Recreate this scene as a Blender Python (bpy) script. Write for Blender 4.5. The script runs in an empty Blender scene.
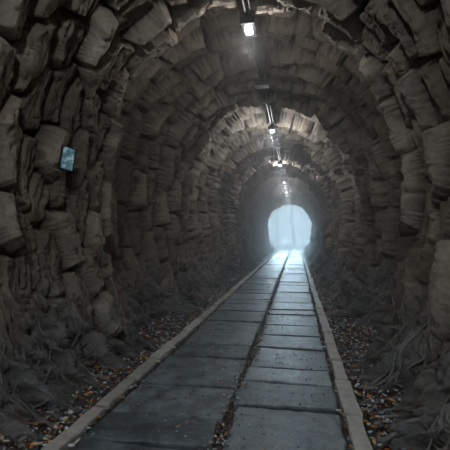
import bpy, bmesh, math, random
import numpy as np
from mathutils import Vector, Matrix
random.seed(7); rng=np.random.default_rng(7)
scene=bpy.context.scene
scene.view_settings.view_transform='Standard'
scene.view_settings.look='None'
TEND=37.5; TSTART=-12.0

# ---------------- numpy noise ----------------
def hsh(ix,iy,k=0):
    ix=ix.astype(np.int64).astype(np.uint64); iy=iy.astype(np.int64).astype(np.uint64)
    h=ix*np.uint64(374761393)+iy*np.uint64(668265263)+np.uint64(k*2246822519+977)
    h&=np.uint64(0xFFFFFFFF)
    h=(h^(h>>np.uint64(13)))*np.uint64(1274126177); h&=np.uint64(0xFFFFFFFF)
    h=(h^(h>>np.uint64(16)))*np.uint64(2246822519); h&=np.uint64(0xFFFFFFFF)
    h=h^(h>>np.uint64(15))
    return h.astype(np.float64)/4294967295.0
def vn(x,y,k=0):
    x=x+1000.; y=y+1000.
    ix=np.floor(x); iy=np.floor(y); fx=x-ix; fy=y-iy
    fx=fx*fx*(3-2*fx); fy=fy*fy*(3-2*fy)
    a=hsh(ix,iy,k); b=hsh(ix+1,iy,k); c=hsh(ix,iy+1,k); d=hsh(ix+1,iy+1,k)
    return (a*(1-fx)+b*fx)*(1-fy)+(c*(1-fx)+d*fx)*fy
def fbm(x,y,k=0,o=3):
    r=0;a=.5;t=0
    for i in range(o):
        r=r+a*vn(x*2**i,y*2**i,k+i*17); t+=a; a*=.5
    return r/t
def sst(a,b,x):
    t=np.clip((x-a)/(b-a),0,1); return t*t*(3-2*t)
def voro(x,y,k=0,jx=1.,jy=1.):
    x=x+1000.; y=y+1000.
    ix=np.floor(x); iy=np.floor(y)
    f1=np.full(x.shape,9.); f2=np.full(x.shape,9.)
    cx=np.zeros(x.shape); cy=np.zeros(x.shape); ci=np.zeros(x.shape); cj=np.zeros(x.shape)
    for i in (-1,0,1):
        for j in (-1,0,1):
            gx=ix+i; gy=iy+j
            px=gx+.5+(hsh(gx,gy,k)-.5)*jx+ (np.mod(gy,2)-.5)*.5; py=gy+.5+(hsh(gx,gy,k+5)-.5)*jy
            d=np.sqrt((px-x)**2+(py-y)**2)
            m=d<f1
            f2=np.where(m,f1,np.minimum(f2,d)); f1=np.where(m,d,f1)
            cx=np.where(m,px,cx); cy=np.where(m,py,cy); ci=np.where(m,gx,ci); cj=np.where(m,gy,cj)
    return f1,f2,cx-1000.,cy-1000.,ci,cj

# ---------------- helpers ----------------
def new_mesh(name,verts,faces,mat=None,smooth=False,parent=None):
    me=bpy.data.meshes.new(name); me.from_pydata(verts,[],faces); me.update()
    ob=bpy.data.objects.new(name,me); scene.collection.objects.link(ob)
    if mat: me.materials.append(mat)
    if smooth: me.polygons.foreach_set('use_smooth',[True]*len(me.polygons))
    if parent: ob.parent=parent
    return ob
def grid_mesh(name,P,mat,smooth=True,attrs={}):
    n,m,_=P.shape
    me=bpy.data.meshes.new(name)
    me.vertices.add(n*m); me.vertices.foreach_set('co',P.reshape(-1).astype(np.float32))
    i=np.arange(n-1)[:,None]; j=np.arange(m-1)[None,:]
    a=i*m+j; q=np.stack([a,a+1,a+m+1,a+m],-1).reshape(-1)
    nf=(n-1)*(m-1)
    me.loops.add(nf*4); me.loops.foreach_set('vertex_index',q.astype(np.int32))
    me.polygons.add(nf); me.polygons.foreach_set('loop_start',np.arange(0,nf*4,4,dtype=np.int32))
    me.polygons.foreach_set('use_smooth',np.full(nf,smooth))
    me.update(calc_edges=True); me.validate()
    for k,v in attrs.items():
        at=me.attributes.new(k,'FLOAT','POINT'); at.data.foreach_set('value',v.reshape(-1).astype(np.float32))
    me.materials.append(mat)
    ob=bpy.data.objects.new(name,me); scene.collection.objects.link(ob); return ob
class NT:
    def __init__(s,name):
        s.m=bpy.data.materials.new(name); s.m.use_nodes=True; s.t=s.m.node_tree; s.n=s.t.nodes; s.l=s.t.links
        s.b=s.n['Principled BSDF']
    def add(s,t,**k):
        x=s.n.new(t)
        for a,b in k.items(): setattr(x,a,b)
        return x
    def link(s,a,b): s.l.new(a,b)
    def noise(s,scale,detail=6,rough=.6,vec=None):
        x=s.n.new('ShaderNodeTexNoise'); x.inputs['Scale'].default_value=scale; x.inputs['Detail'].default_value=detail; x.inputs['Roughness'].default_value=rough
        if vec is None:
            tc=s.n.new('ShaderNodeTexCoord'); vec=tc.outputs['Object']
        s.l.new(vec,x.inputs['Vector']); return x
    def ramp(s,fac,stops):
        x=s.n.new('ShaderNodeValToRGB'); e=x.color_ramp.elements
        while len(e)<len(stops): e.new(.5)
        for i,(p,c) in enumerate(stops): e[i].position=p; e[i].color=(*c,1)
        s.l.new(fac,x.inputs[0]); return x
    def mix(s,fac,a,b,bt='MIX'):
        x=s.n.new('ShaderNodeMix'); x.data_type='RGBA'; x.blend_type=bt
        for v,i in ((fac,0),(a,6),(b,7)):
            if hasattr(v,'links'): s.l.new(v,x.inputs[i])
            else: x.inputs[i].default_value=v if i==0 else (*v,1)
        return x.outputs[2]
    def bump(s,h,strength,dist,prev=None):
        x=s.n.new('ShaderNodeBump'); x.inputs['Strength'].default_value=strength; x.inputs['Distance'].default_value=dist
        s.l.new(h,x.inputs['Height'])
        if prev: s.l.new(prev,x.inputs['Normal'])
        return x.outputs[0]
def simple(name,col,rough=.6,metal=0,emis=None,es=0):
    t=NT(name); n=t.noise(40,4); c=t.ramp(n.outputs['Fac'],[(.3,tuple(v*.75 for v in col)),(.7,col)])
    t.link(c.outputs[0],t.b.inputs['Base Color']); t.b.inputs['Roughness'].default_value=rough; t.b.inputs['Metallic'].default_value=metal
    if emis: t.b.inputs['Emission Color'].default_value=(*emis,1); t.b.inputs['Emission Strength'].default_value=es
    return t.m

# ---------------- materials ----------------
t=NT('tunnel_rock')
at=t.add('ShaderNodeAttribute',attribute_name='tint'); ar=t.add('ShaderNodeAttribute',attribute_name='rootw'); ag=t.add('ShaderNodeAttribute',attribute_name='groove')
c1=t.ramp(at.outputs['Fac'],[(0,(.13,.109,.088)),(.35,(.23,.196,.160)),(.7,(.36,.310,.256)),(1,(.56,.495,.415))])
n1=t.noise(2.2,8,.65); n2=t.noise(22,8,.7); 
mott=t.ramp(n1.outputs['Fac'],[(.3,(.6,.58,.57)),(.7,(1.15,1.12,1.08))])
mott2=t.ramp(n2.outputs['Fac'],[(.3,(.6,.6,.6)),(.7,(1.2,1.2,1.2))])
c=t.mix(1.,c1.outputs[0],mott.outputs[0],'MULTIPLY'); c=t.mix(.8,c,mott2.outputs[0],'MULTIPLY')
c=t.mix(ar.outputs['Fac'],c,t.mix(1.,(.225,.23,.23),mott2.outputs[0],'MULTIPLY'))
c=t.mix(ag.outputs['Fac'],c,(.03,.026,.022))
t.link(c,t.b.inputs['Base Color']); t.b.inputs['Roughness'].default_value=.62
n3=t.noise(60,8,.7); n4=t.noise(14,6,.6)
bb=t.bump(n4.outputs['Fac'],.7,.035); bb=t.bump(n3.outputs['Fac'],.7,.014,bb)
t.link(bb,t.b.inputs['Normal']); M_rock=t.m

t=NT('wet_slab')
at=t.add('ShaderNodeAttribute',attribute_name='tint')
c1=t.ramp(at.outputs['Fac'],[(0,(.145,.185,.215)),(1,(.35,.42,.465))])
n1=t.noise(5,8,.7); n2=t.noise(45,6,.7)
m1=t.ramp(n1.outputs['Fac'],[(.40,(.5,.5,.5)),(.60,(1.2,1.2,1.2))])
m2=t.ramp(n2.outputs['Fac'],[(.3,(.7,.7,.7)),(.7,(1.15,1.15,1.15))])
c=t.mix(1.,c1.outputs[0],m1.outputs[0],'MULTIPLY'); c=t.mix(1.,c,m2.outputs[0],'MULTIPLY')
t.link(c,t.b.inputs['Base Color'])
r=t.ramp(n1.outputs['Fac'],[(.35,(.32,.32,.32)),(.65,(.5,.5,.5))]); t.link(r.outputs[0],t.b.inputs['Roughness'])
bb=t.bump(n1.outputs['Fac'],.5,.03); bb=t.bump(n2.outputs['Fac'],.5,.008,bb); t.link(bb,t.b.inputs['Normal']); M_slab=t.m

t=NT('kerb_stone')
at=t.add('ShaderNodeAttribute',attribute_name='tint')
c1=t.ramp(at.outputs['Fac'],[(0,(.56,.55,.51)),(1,(.86,.84,.79))])
n1=t.noise(12,8,.7); m1=t.ramp(n1.outputs['Fac'],[(.3,(.65,.65,.65)),(.7,(1.1,1.1,1.1))])
t.link(t.mix(1.,c1.outputs[0],m1.outputs[0],'MULTIPLY'),t.b.inputs['Base Color']); t.b.inputs['Roughness'].default_value=.5
n2=t.noise(50,6); t.link(t.bump(n2.outputs['Fac'],.5,.008),t.b.inputs['Normal']); M_kerb=t.m

t=NT('damp_soil')
n1=t.noise(6,8,.7); n2=t.noise(70,8,.75)
c1=t.ramp(n1.outputs['Fac'],[(.3,(.06,.052,.044)),(.7,(.14,.12,.10))]); m2=t.ramp(n2.outputs['Fac'],[(.35,(.4,.4,.4)),(.65,(1.5,1.45,1.4))])
t.link(t.mix(1.,c1.outputs[0],m2.outputs[0],'MULTIPLY'),t.b.inputs['Base Color']); t.b.inputs['Roughness'].default_value=.7
t.link(t.bump(n2.outputs['Fac'],.9,.02),t.b.inputs['Normal']); M_soil=t.m

t=NT('root_bark')
at=t.add('ShaderNodeAttribute',attribute_name='tint'); n1=t.noise(30,6,.7)
c1=t.ramp(at.outputs['Fac'],[(0,(.14,.137,.133)),(1,(.38,.375,.36))]); m1=t.ramp(n1.outputs['Fac'],[(.3,(.6,.6,.6)),(.7,(1.15,1.15,1.15))])
t.link(t.mix(1.,c1.outputs[0],m1.outputs[0],'MULTIPLY'),t.b.inputs['Base Color']); t.b.inputs['Roughness'].default_value=.55
t.link(t.bump(n1.outputs['Fac'],.5,.01),t.b.inputs['Normal']); M_root=t.m

def attrcol(name,stops,rough):
    t=NT(name); at=t.add('ShaderNodeAttribute',attribute_name='tint')
    r=t.ramp(at.outputs['Fac'],stops); r.color_ramp.interpolation='CONSTANT'
    t.link(r.outputs[0],t.b.inputs['Base Color']); t.b.inputs['Roughness'].default_value=rough; return t.m
M_peb=attrcol('pebbles',[(0,(.07,.065,.06)),(.3,(.15,.135,.12)),(.55,(.27,.25,.22)),(.8,(.17,.21,.26)),(.93,(.88,.88,.88))],.35)
M_leaf=attrcol('leaf_litter',[(0,(.30,.12,.04)),(.20,(.70,.30,.08)),(.32,(.85,.58,.25)),(.43,(.10,.07,.05)),(.58,(.9,.84,.74)),(.72,(.72,.90,.99)),(.88,(.20,.45,.70))],.35)
M_metal=simple('dark_metal',(.025,.025,.028),.5,.5)
M_lens=simple('lamp_lens',(.8,.9,1.),.3,0,(.66,.88,1.),18)

# ---------------- tunnel wall ----------------
RX=2.34; ZC=2.05; RZ=2.69
def foot(z): return RX-.64*(max(0,(ZC-z))/ZC)**2.0
def profile():
    pts=[]
    for z in np.linspace(-.12,ZC,120,endpoint=False): pts.append((-foot(z),z))
    for a in np.linspace(math.pi,0,300): pts.append((RX*math.cos(a),ZC+RZ*math.sin(a)))
    for z in np.linspace(ZC,-.12,121)[1:]: pts.append((foot(z),z))
    return np.array(pts)
pr=profile(); seg=np.r_[0,np.cumsum(np.hypot(*np.diff(pr,axis=0).T))]; LTOT=seg[-1]
NS=1300
sv=np.linspace(0,LTOT,NS); px=np.interp(sv,seg,pr[:,0]); pz=np.interp(sv,seg,pr[:,1])
tx=np.gradient(px,sv); tz=np.gradient(pz,sv); nl=np.hypot(tx,tz); nx=tz/nl; nz=-tx/nl   # inward normal
ys=list(np.arange(TSTART,2.0,.08)); y=2.0
while y<TEND: ys.append(y); y+=max(.0085,.0034*y)
ys.append(TEND); yv=np.array(ys)
Y,S=np.meshgrid(yv,sv,indexing='ij'); PX=np.broadcast_to(px,Y.shape); PZ=np.broadcast_to(pz,Y.shape)
side=np.where(S<LTOT/2,0.,1.)
wy=(fbm(S/1.0,Y/1.0,3)-.5)*.34+(fbm(S/.22,Y/.22,4,2)-.5)*.05
ws=(fbm(S/.8,Y/.8,9)-.5)*.30+(fbm(S/.2,Y/.2,10,2)-.5)*.06
SL,SW=.74,.29
A=(S+ws)/SL; B=(Y+wy)/SW
f1,f2,cx,cy,ci,cj=voro(A,B,1,.8,.5)
edge=f2-f1
rnd=hsh(ci,cj,31); rn2=hsh(ci,cj,32)-.5; rn3=hsh(ci,cj,33)-.5
ccy=cy*SW; PER=3.55; LIP=5.15
def ribf(yy):
    p=np.mod(yy-LIP,PER)/PER
    return np.where(yy<LIP,.36-.16*np.clip((LIP-yy)/3,0,1),-.50+.92*sst(.05,.95,p)**1.2)
yc=ccy+rn3*.14
rib=.90*ribf(yc)+.10*ribf(Y)
rib=rib-.10*sst(22,34,Y)
dy=(B-cy); ds=(A-cx)
stone=sst(.0,.16,edge)
h=.18*stone+.18*(rnd-.5)+stone*(-.13*dy*(.3+rnd)+.14*rn2*ds)
f1b,f2b,_,cyb,cib,cjb=voro((S+ws)/.62,(Y+wy)/.085,6,.8,.7); h+=.018*sst(0,.16,f2b-f1b)+.058*(hsh(cib,cjb,61)-.5)
f1b,f2b,_,cyb,cib,cjb=voro((S+ws)/.16,(Y+wy)/.12,8,.9,.9); h+=.024*(hsh(cib,cjb,63)-.5)
st1=np.abs(fbm(S/.6+3,(Y+wy)/.06,21,2)-.5)*2; st2=fbm(S/.12,Y/.05,23,3)
h+=-.042*(1-sst(0,.2,st1))*(.3+.7*vn(S/.7,Y/.4,77))+.022*(st2-.5)
h+=.12*(fbm(S/1.3,Y/1.1,40)-.5)+rib-.14
# roots at the foot
w=1-sst(.10,1.15,PZ+(.8*(vn(Y/.35,side*7,50)-.5)))
q=Y+.35*(fbm(PZ/.6+side*20,Y/.9,52)-.5)+.14*(fbm(PZ/.15+side*20,Y/.25,57,2)-.5)+ .30*PZ
def ridge(v,p): return np.clip(1-np.abs(v*2-1)*p,0,1)**.8
r1=ridge(vn(q/.13,PZ/1.6+side*9,60),2.4); r2=ridge(vn(q/.05,PZ/.6+side*9,61),2.0); r3=ridge(vn(q/.08+9,PZ/.9+side*9,62),3.)
flare=np.exp(-np.clip(PZ,0,9)/.22)
hr=.15*r1+.07*r2+.09*r3-.08+flare*(.26*r1*(.3+1.*vn(Y/.5,side*5,66))+.12*r3+.08*r2-.07)+.12*(fbm(S/1.3,Y/1.1,40)-.5)+rib*.5-.03
H=h*(1-w*.85)+hr*w
lim=np.abs(PX)-1.20
near=1-sst(.25,.6,PZ)
Hc=np.where(H>lim, lim+.03*np.tanh((H-lim)/.03),H)
H=H*(1-near)+np.minimum(H,Hc)*near
P=np.stack([PX+nx*H,Y,PZ+nz*H*(1-.8*w)],-1)
# round mouth at the far end
CR,CZ=2.24,2.0
th=np.arctan2(P[...,2]-CZ,P[...,0]); rr=np.hypot(P[...,2]-CZ,P[...,0]); tgt=CR+.14*(rnd-.5)+.07*(st2-.5)
fe=sst(TEND-2.2,TEND-.6,Y)
rr2=rr*(1-fe)+np.minimum(rr,tgt)*fe
P[...,0]=np.cos(th)*rr2; P[...,2]=CZ+np.sin(th)*rr2
groove=(1-sst(.0,.07,edge))*(1-w)*.9
tint=np.clip(rnd*.6+.4*fbm(S/.6,Y/.6,88)+.0,0,1)
wall=grid_mesh('tunnel_stone_wall',P,M_rock,True,{'tint':tint,'rootw':w*.85,'groove':groove})

def shell(yA,yB,R):
    v=[];f=[]
    prof=[(-R,-.3)]+[(-R,ZC)]+[(R*math.cos(a),ZC+R*1.2*math.sin(a)) for a in np.linspace(math.pi,0,30)]+[(R,ZC),(R,-.3)]
    for yy in (yA,yB):
        for p in prof: v.append((p[0],yy,p[1]))
    k=len(prof)
    for i in range(k-1): f.append((i,i+1,k+i+1,k+i))
    b=len(v)
    for p in prof:
        a=math.atan2(p[1]-CZ,p[0]); v.append(((CR+.06)*math.cos(a),yB,CZ+(CR+.06)*math.sin(a)))
    for i in range(k-1): f.append((k+i,k+i+1,b+i+1,b+i))
    return v,f
v,f=shell(TSTART,TEND,3.3)
new_mesh('tunnel_earth_shell',v,f,M_soil)

# ---------------- floor ----------------
xg=np.linspace(-2.9,2.9,310); yl=list(np.arange(TSTART,2,.08)); y=2.
while y<TEND+.3: yl.append(y); y+=max(.02,.008*y)
YY,XX=np.meshgrid(np.array(yl),xg,indexing='ij')
ax=np.abs(XX)
Z=.035*(fbm(XX/.12,YY/.12,70)-.5)+.05*(fbm(XX/.5,YY/.5,71)-.5)-.005+.06*sst(1.2,1.9,ax)
Z=np.where(ax<1.2,np.minimum(Z,.004+.02*fbm(XX/.08,YY/.08,72)),Z)
grid_mesh('floor',np.stack([XX,YY,Z],-1),M_soil)

def slab_prism(V,F,T,x0,x1,y0,y1,ztop,thick,tint,rough,tilt=(0,0),bev=.012,step=.09):
    def edge(a,b):
        L=math.dist(a,b); k=max(2,int(L/step)); return [(a[0]+(b[0]-a[0])*i/k,a[1]+(b[1]-a[1])*i/k) for i in range(k)]
    c=[(x0,y0),(x1,y0),(x1,y1),(x0,y1)]
    c=[(p[0]+random.uniform(-1,1)*rough*1.5,p[1]+random.uniform(-1,1)*rough*1.5) for p in c]
    out=[]
    for i in range(4): out+=edge(c[i],c[(i+1)%4])
    mx=(x0+x1)/2; my=(y0+y1)/2
    o2=[]
    for p in out:
        j=random.uniform(-1,.6)*rough
        d=Vector((mx-p[0],my-p[1])).normalized(); o2.append((p[0]-d.x*j,p[1]-d.y*j))
    b0=len(V); k=len(o2)
    def zt(x,y): return ztop+tilt[0]*(x-mx)+tilt[1]*(y-my)
    for p in o2: V.append((p[0],p[1],ztop-thick))
    for p in o2: V.append((p[0],p[1],zt(*p)-bev))
    for p in o2:
        d=Vector((mx-p[0],my-p[1])).normalized()*bev; q=(p[0]+d.x,p[1]+d.y); V.append((q[0],q[1],zt(*q)))
    for i in range(k):
        j=(i+1)%k
        F.append((b0+i,b0+j,b0+k+j,b0+k+i)); F.append((b0+k+i,b0+k+j,b0+2*k+j,b0+2*k+i))
    F.append(tuple(b0+2*k+i for i in range(k)))
    T+= [tint]*(3*k)
def build(name,V,F,T,mat,smooth=False):
    ob=new_mesh(name,V,F,mat,smooth); a=ob.data.attributes.new('tint','FLOAT','POINT'); a.data.foreach_set('value',T); return ob
V,F,T=[],[],[]
for (xa,xb,off) in ((-.93,.03,0.),(.07,.96,.25)):
    y=TSTART+.1+off
    while y<TEND:
        L=random.choice([.45,.55,.65,.8,.9])
        slab_prism(V,F,T,xa+random.uniform(-.01,.02),xb+random.uniform(-.025,.01),y+.018,y+L-.018,.03+random.uniform(-.007,.008),.09,random.random(),.014,(random.uniform(-.012,.012),random.uniform(-.010,.010)),.013,.07)
        y+=L
build('paving_slabs',V,F,T,M_slab)
for nm,xa,xb in (('kerb_stones',-1.095,-.965),('kerb_stones.001',.985,1.105)):
    V,F,T=[],[],[]; y=TSTART+.1
    while y<TEND:
        L=random.uniform(.6,.8)
        slab_prism(V,F,T,xa+random.uniform(-.012,.012),xb+random.uniform(-.012,.012),y+.02,y+L-.02,.055+random.uniform(-.008,.008),.12,random.random(),.007,(0,0),.012)
        y+=L
    build(nm,V,F,T,M_kerb)

# ---------------- roots creeping down the wall foot ----------------
V,F,T=[],[],[]
def surf(y,s):
    iy=min(len(yv)-1,max(0,int(np.searchsorted(yv,y)))); js=min(NS-1,max(0,int(round(s/LTOT*(NS-1))))); return P[iy,js]
def tube(pts,r0,r1,tint):
    b=len(V); k=6; n=len(pts)
    for i,p in enumerate(pts):
        d=(pts[min(i+1,n-1)]-pts[max(i-1,0)]).normalized()
        u=d.cross(Vector((0,1,.13))).normalized(); v2=d.cross(u)
        r=r0+(r1-r0)*i/(n-1); r*=1+.18*math.sin(i*1.7+tint*20)
        for a in range(k):
            A_=a*2*math.pi/k; V.append(tuple(p+(u*math.cos(A_)+v2*math.sin(A_))*r)); T.append(tint)
    for i in range(n-1):
        for a in range(k): F.append((b+i*k+a,b+i*k+(a+1)%k,b+(i+1)*k+(a+1)%k,b+(i+1)*k+a))
for sd in (-1,1):
    y=1.6
    while y<24:
        y+=random.uniform(.012,.055)*(1+y*.06)
        t0=random.uniform(.35,1.15)+ (.6*random.random() if random.random()<.25 else 0); t1=.14
        n=16; pts=[]; yy=y; dr=random.uniform(-.35,.25); ph=random.uniform(0,6)
        for i in range(n):
            f_=i/(n-1); tt=t0+(t1-t0)*f_
            yj=yy+dr*f_*t0+.035*math.sin(ph+f_*9)+.02*math.sin(ph*2+f_*21)
            p=surf(yj,tt if sd<0 else LTOT-tt); off=.004+.006*random.random()
            pts.append(Vector((p[0]-sd*off,yj,max(p[2],.03))))
        for _ in range(2): pts=[pts[0]]+[(pts[i-1]+pts[i]*2+pts[i+1])/4 for i in range(1,n-1)]+[pts[-1]]
        e=pts[-1]; L=random.uniform(.03,.28); m=6; ye=dr*.6+random.uniform(-.3,.3)
        for i in range(1,m+1):
            f_=i/m; x=abs(e.x)-L*f_; 
            if x<1.18: break
            pts.append(Vector((sd*x,e.y+ye*L*f_*1.6,.035*(1-f_)+.004+.012*math.sin(ph+f_*5))))
        tube(pts,random.uniform(.006,.016),random.uniform(.008,.018) if random.random()<.5 else .005,random.random())
build('wall_roots',V,F,T,M_root,True)

# pebbles & leaf litter
def rand_x():
    r=random.random()
    if r<.42: return random.uniform(-1.75,-1.1)
    if r<.80: return random.uniform(1.12,1.75)
    if r<.91: return random.gauss(.05,.045)
    if r<.94: return random.choice((-.945,.97))+random.gauss(0,.02)
    return random.uniform(-.9,.9)
def gz(x): 
    a=abs(x)
    if a<.955 and not(.03<x<.07): return .034
    if a<1.1: return .018
    return .0+.06*float(sst(1.2,1.9,a))
V,F,T=[],[],[]
ico=bmesh.new(); bmesh.ops.create_icosphere(ico,subdivisions=1,radius=1); iv=[v.co.copy() for v in ico.verts]; iff=[[v.index for v in f.verts] for f in ico.faces]; ico.free()
for _ in range(14000):
    x=rand_x(); y=2+16*random.random()**1.5
    s=random.uniform(.006,.018)*(2.0 if random.random()<.10 and abs(x)>1.15 else 1); 
    if abs(x)<.9: s*=.6
    b=len(V); R=Matrix.Rotation(random.uniform(0,6.3),3,'Z')
    sc=Vector((s*random.uniform(.8,1.5),s*random.uniform(.7,1.2),s*random.uniform(.5,.8)))
    for c in iv:
        j=c*random.uniform(.8,1.15); p=R@Vector((j.x*sc.x,j.y*sc.y,j.z*sc.z)); V.append((p.x+x,p.y+y,p.z+gz(x)+s*.3))
    F+= [[b+i for i in f] for f in iff]; T+=[random.random()]*len(iv)
build('gravel',V,F,T,M_peb)
V,F,T=[],[],[]
for _ in range(10500):
    x=rand_x(); y=2+16*random.random()**1.3
    s=random.uniform(.010,.034); 
    if abs(x)<.9: s*=.55
    R=Matrix.Rotation(random.uniform(0,6.3),3,'Z')@Matrix.Rotation(random.uniform(-.5,.5),3,'X')@Matrix.Rotation(random.uniform(-.4,.4),3,'Y')
    pts=[(-1,0,0),(-.45,.42,.12),(.3,.38,.1),(1,0,.18),(.3,-.38,.1),(-.45,-.42,.12),(0,0,-.04)]
    b=len(V)
    for p in pts:
        q=R@(Vector(p)*s); V.append((q.x+x,q.y+y,q.z+gz(x)+s*.45+.006))
    F+=[(b+i,b+(i+1)%6,b+6) for i in range(6)]; T+=[random.random()]*7
build('fallen_leaves',V,F,T,M_leaf)

# ---------------- lamps ----------------
def box(V,F,c,s,bev=0):
    b=len(V)
    for dx in (-1,1):
        for dy in (-1,1):
            for dz in (-1,1): V.append((c[0]+dx*s[0]/2,c[1]+dy*s[1]/2,c[2]+dz*s[2]/2))
    for f in ((0,1,3,2),(4,6,7,5),(0,4,5,1),(2,3,7,6),(0,2,6,4),(1,5,7,3)): F.append([b+i for i in f])
def bevel(ob,w):
    m=ob.modifiers.new('bevel','BEVEL'); m.width=w; m.segments=2
LZ=4.22; SP=5.2
lamp_y=[5.15-SP*1.1]+[5.15+SP*i for i in range(7)]  # first one is a fill lamp added behind the camera for the near walls
for i,ly in enumerate(lamp_y):
    e=bpy.data.objects.new('added_fill_lamp' if i==0 else 'ceiling_lamp.%03d'%i,None); scene.collection.objects.link(e); e.location=(0,ly,LZ)
    V,F=[],[]; box(V,F,(0,0,0),(.17,.34,.07)); box(V,F,(0,0,.07),(.05,.2,.08)); box(V,F,(0,-.18,-.01),(.19,.02,.1)); box(V,F,(0,.18,-.01),(.19,.02,.1))
    o=new_mesh('housing',V,F,M_metal,parent=e); bevel(o,.006)
    V,F=[],[]; box(V,F,(0,0,-.055),(.09,.16,.05)); o=new_mesh('lens',V,F,M_lens,parent=e); bevel(o,.012)
    L=bpy.data.lights.new('bulb','POINT'); L.energy=(130,26,60,52,40,34,28,20)[i]; L.color=(.96,.98,1.) if i!=1 else (1.,.97,.93); L.shadow_soft_size=.05
    lo=bpy.data.objects.new('bulb',L); scene.collection.objects.link(lo); lo.parent=e; lo.location=(0,0,-.28)
for i,ly in enumerate([7.2+SP*k for k in range(6)]):
    V,F=[],[]; box(V,F,(0,0,0),(.26,.2,.09)); box(V,F,(0,-.11,0),(.18,.03,.05)); 
    o=new_mesh('junction_box' if i==0 else 'junction_box.%03d'%i,V,F,M_metal); o.location=(0,ly,LZ-.005); bevel(o,.008)
V,F=[],[]
for cxo,r,zz in ((-.02,.024,LZ+.07),(.045,.014,LZ+.075)):
    k=8; yy=np.arange(TSTART,TEND,.3)
    b=len(V)
    for y in yy:
        for a in range(k): V.append((cxo+r*math.cos(a*6.2832/k)+.004*math.sin(y*3),y,zz+r*math.sin(a*6.2832/k)+.008*math.sin(y*2.1)))
    for i in range(len(yy)-1):
        for a in range(k): F.append((b+i*k+a,b+i*k+(a+1)%k,b+(i+1)*k+(a+1)%k,b+(i+1)*k+a))
new_mesh('ceiling_conduit',V,F,M_metal,True)

# ---------------- wall sign ----------------
e=bpy.data.objects.new('wall_sign',None); scene.collection.objects.link(e)
V,F=[],[]; box(V,F,(0,0,0),(.16,.03,.27)); o=new_mesh('frame',V,F,M_metal,parent=e); bevel(o,.008)
t=NT('sign_face'); n1=t.noise(18,3); r=t.ramp(n1.outputs['Fac'],[(.42,(.10,.22,.27)),(.55,(.25,.45,.52)),(.6,(.5,.68,.72))])
t.link(r.outputs[0],t.b.inputs['Base Color']); t.link(r.outputs[0],t.b.inputs['Emission Color']); t.b.inputs['Emission Strength'].default_value=.2; t.b.inputs['Roughness'].default_value=.25
V,F=[],[]; box(V,F,(0,-.017,0),(.13,.008,.23)); new_mesh('face',V,F,t.m,parent=e)
V,F=[],[]; box(V,F,(0,.08,.02),(.05,.16,.06)); new_mesh('bracket',V,F,M_metal,parent=e)
e.location=(-1.80,3.88,2.30); e.rotation_euler=(0,.15,math.radians(62))

# ---------------- outside ----------------
V=[(-60,TEND+.1,-.03),(60,TEND+.1,-.03),(60,140,-.03),(-60,140,-.03)]
new_mesh('ground',V,[(0,1,2,3)],M_soil)
def tree(name,x,y,h,sd):
    rr=random.Random(sd); me=bpy.data.meshes.new(name); V=[];E=[];Rd=[]
    def grow(p,d,L,r,depth,par):
        n=4
        for i in range(n):
            d2=(d+Vector((rr.uniform(-.15,.15),rr.uniform(-.15,.15),.04))).normalized(); p=p+d2*L/n; V.append(tuple(p)); Rd.append(r*(1-.5*(i+1)/n)); 
            E.append((par,len(V)-1)); par=len(V)-1; d=d2
        if depth>0:
            for _ in range(3): 
                dd=(d+Vector((rr.uniform(-.9,.9),rr.uniform(-.9,.9),rr.uniform(-.1,.5)))).normalized(); grow(p,dd,L*.62,r*.5,depth-1,par)
    V.append((x,y,-.1)); Rd.append(h*.02); grow(Vector((x,y,-.1)),Vector((0,0,1)),h*.42,h*.016,3,0)
    me.from_pydata(V,E,[]); ob=bpy.data.objects.new(name,me); scene.collection.objects.link(ob)
    m=ob.modifiers.new('skin','SKIN')
    for i,sv_ in enumerate(me.skin_vertices[0].data): sv_.radius=(Rd[i],Rd[i]); 
    me.skin_vertices[0].data[0].use_root=True
    me.materials.append(M_bark)
M_bark=simple('bark',(.10,.10,.10),.9)
for i,(x,y,h) in enumerate(((-5.6,66,11),(.3,66,12),(6.0,64,10),(-3.0,74,13))): tree('bare_tree' if i==0 else 'bare_tree.%03d'%i,x,y,h,i+3)

# mist
def mist(name,dens,c,s):
    m=bpy.data.materials.new(name); m.use_nodes=True; nt=m.node_tree; nt.nodes.clear()
    o=nt.nodes.new('ShaderNodeOutputMaterial'); vsn=nt.nodes.new('ShaderNodeVolumeScatter'); vsn.inputs['Color'].default_value=(.98,.99,1,1); vsn.inputs['Density'].default_value=dens; vsn.inputs['Anisotropy'].default_value=.35
    nt.links.new(vsn.outputs[0],o.inputs['Volume'])
    V,F=[],[]; box(V,F,c,s); new_mesh(name,V,F,m)
mist('mist',.022,(0,47,4.),(18,86,9))
mist('mist.001',.082,(0,30,2.3),(5.6,27,5.2))

# low hazy sun beyond the exit
L=bpy.data.lights.new('hazy_sun','SUN'); L.energy=44; L.angle=math.radians(16); L.color=(.54,.80,1.)
so=bpy.data.objects.new('hazy_sun',L); scene.collection.objects.link(so)
so.rotation_euler=Vector((.02,-1,-.11)).to_track_quat('-Z','Y').to_euler(); so.location=(0,60,12)

# ---------------- world ----------------
w=bpy.data.worlds.new('world'); scene.world=w; w.use_nodes=True; nt=w.node_tree
bg=nt.nodes['Background']; bg.inputs[0].default_value=(.53,.71,.80,1); bg.inputs[1].default_value=4.6

# ---------------- camera ----------------
cam=bpy.data.cameras.new('camera'); co=bpy.data.objects.new('camera',cam); scene.collection.objects.link(co); scene.camera=co
cam.lens=32; cam.sensor_width=36; cam.clip_start=.05
cam.dof.use_dof=True; cam.dof.focus_distance=9; cam.dof.aperture_fstop=2.8
co.location=(.6,0,1.5); co.rotation_euler=(math.radians(90+1.3),0,math.radians(10.1))
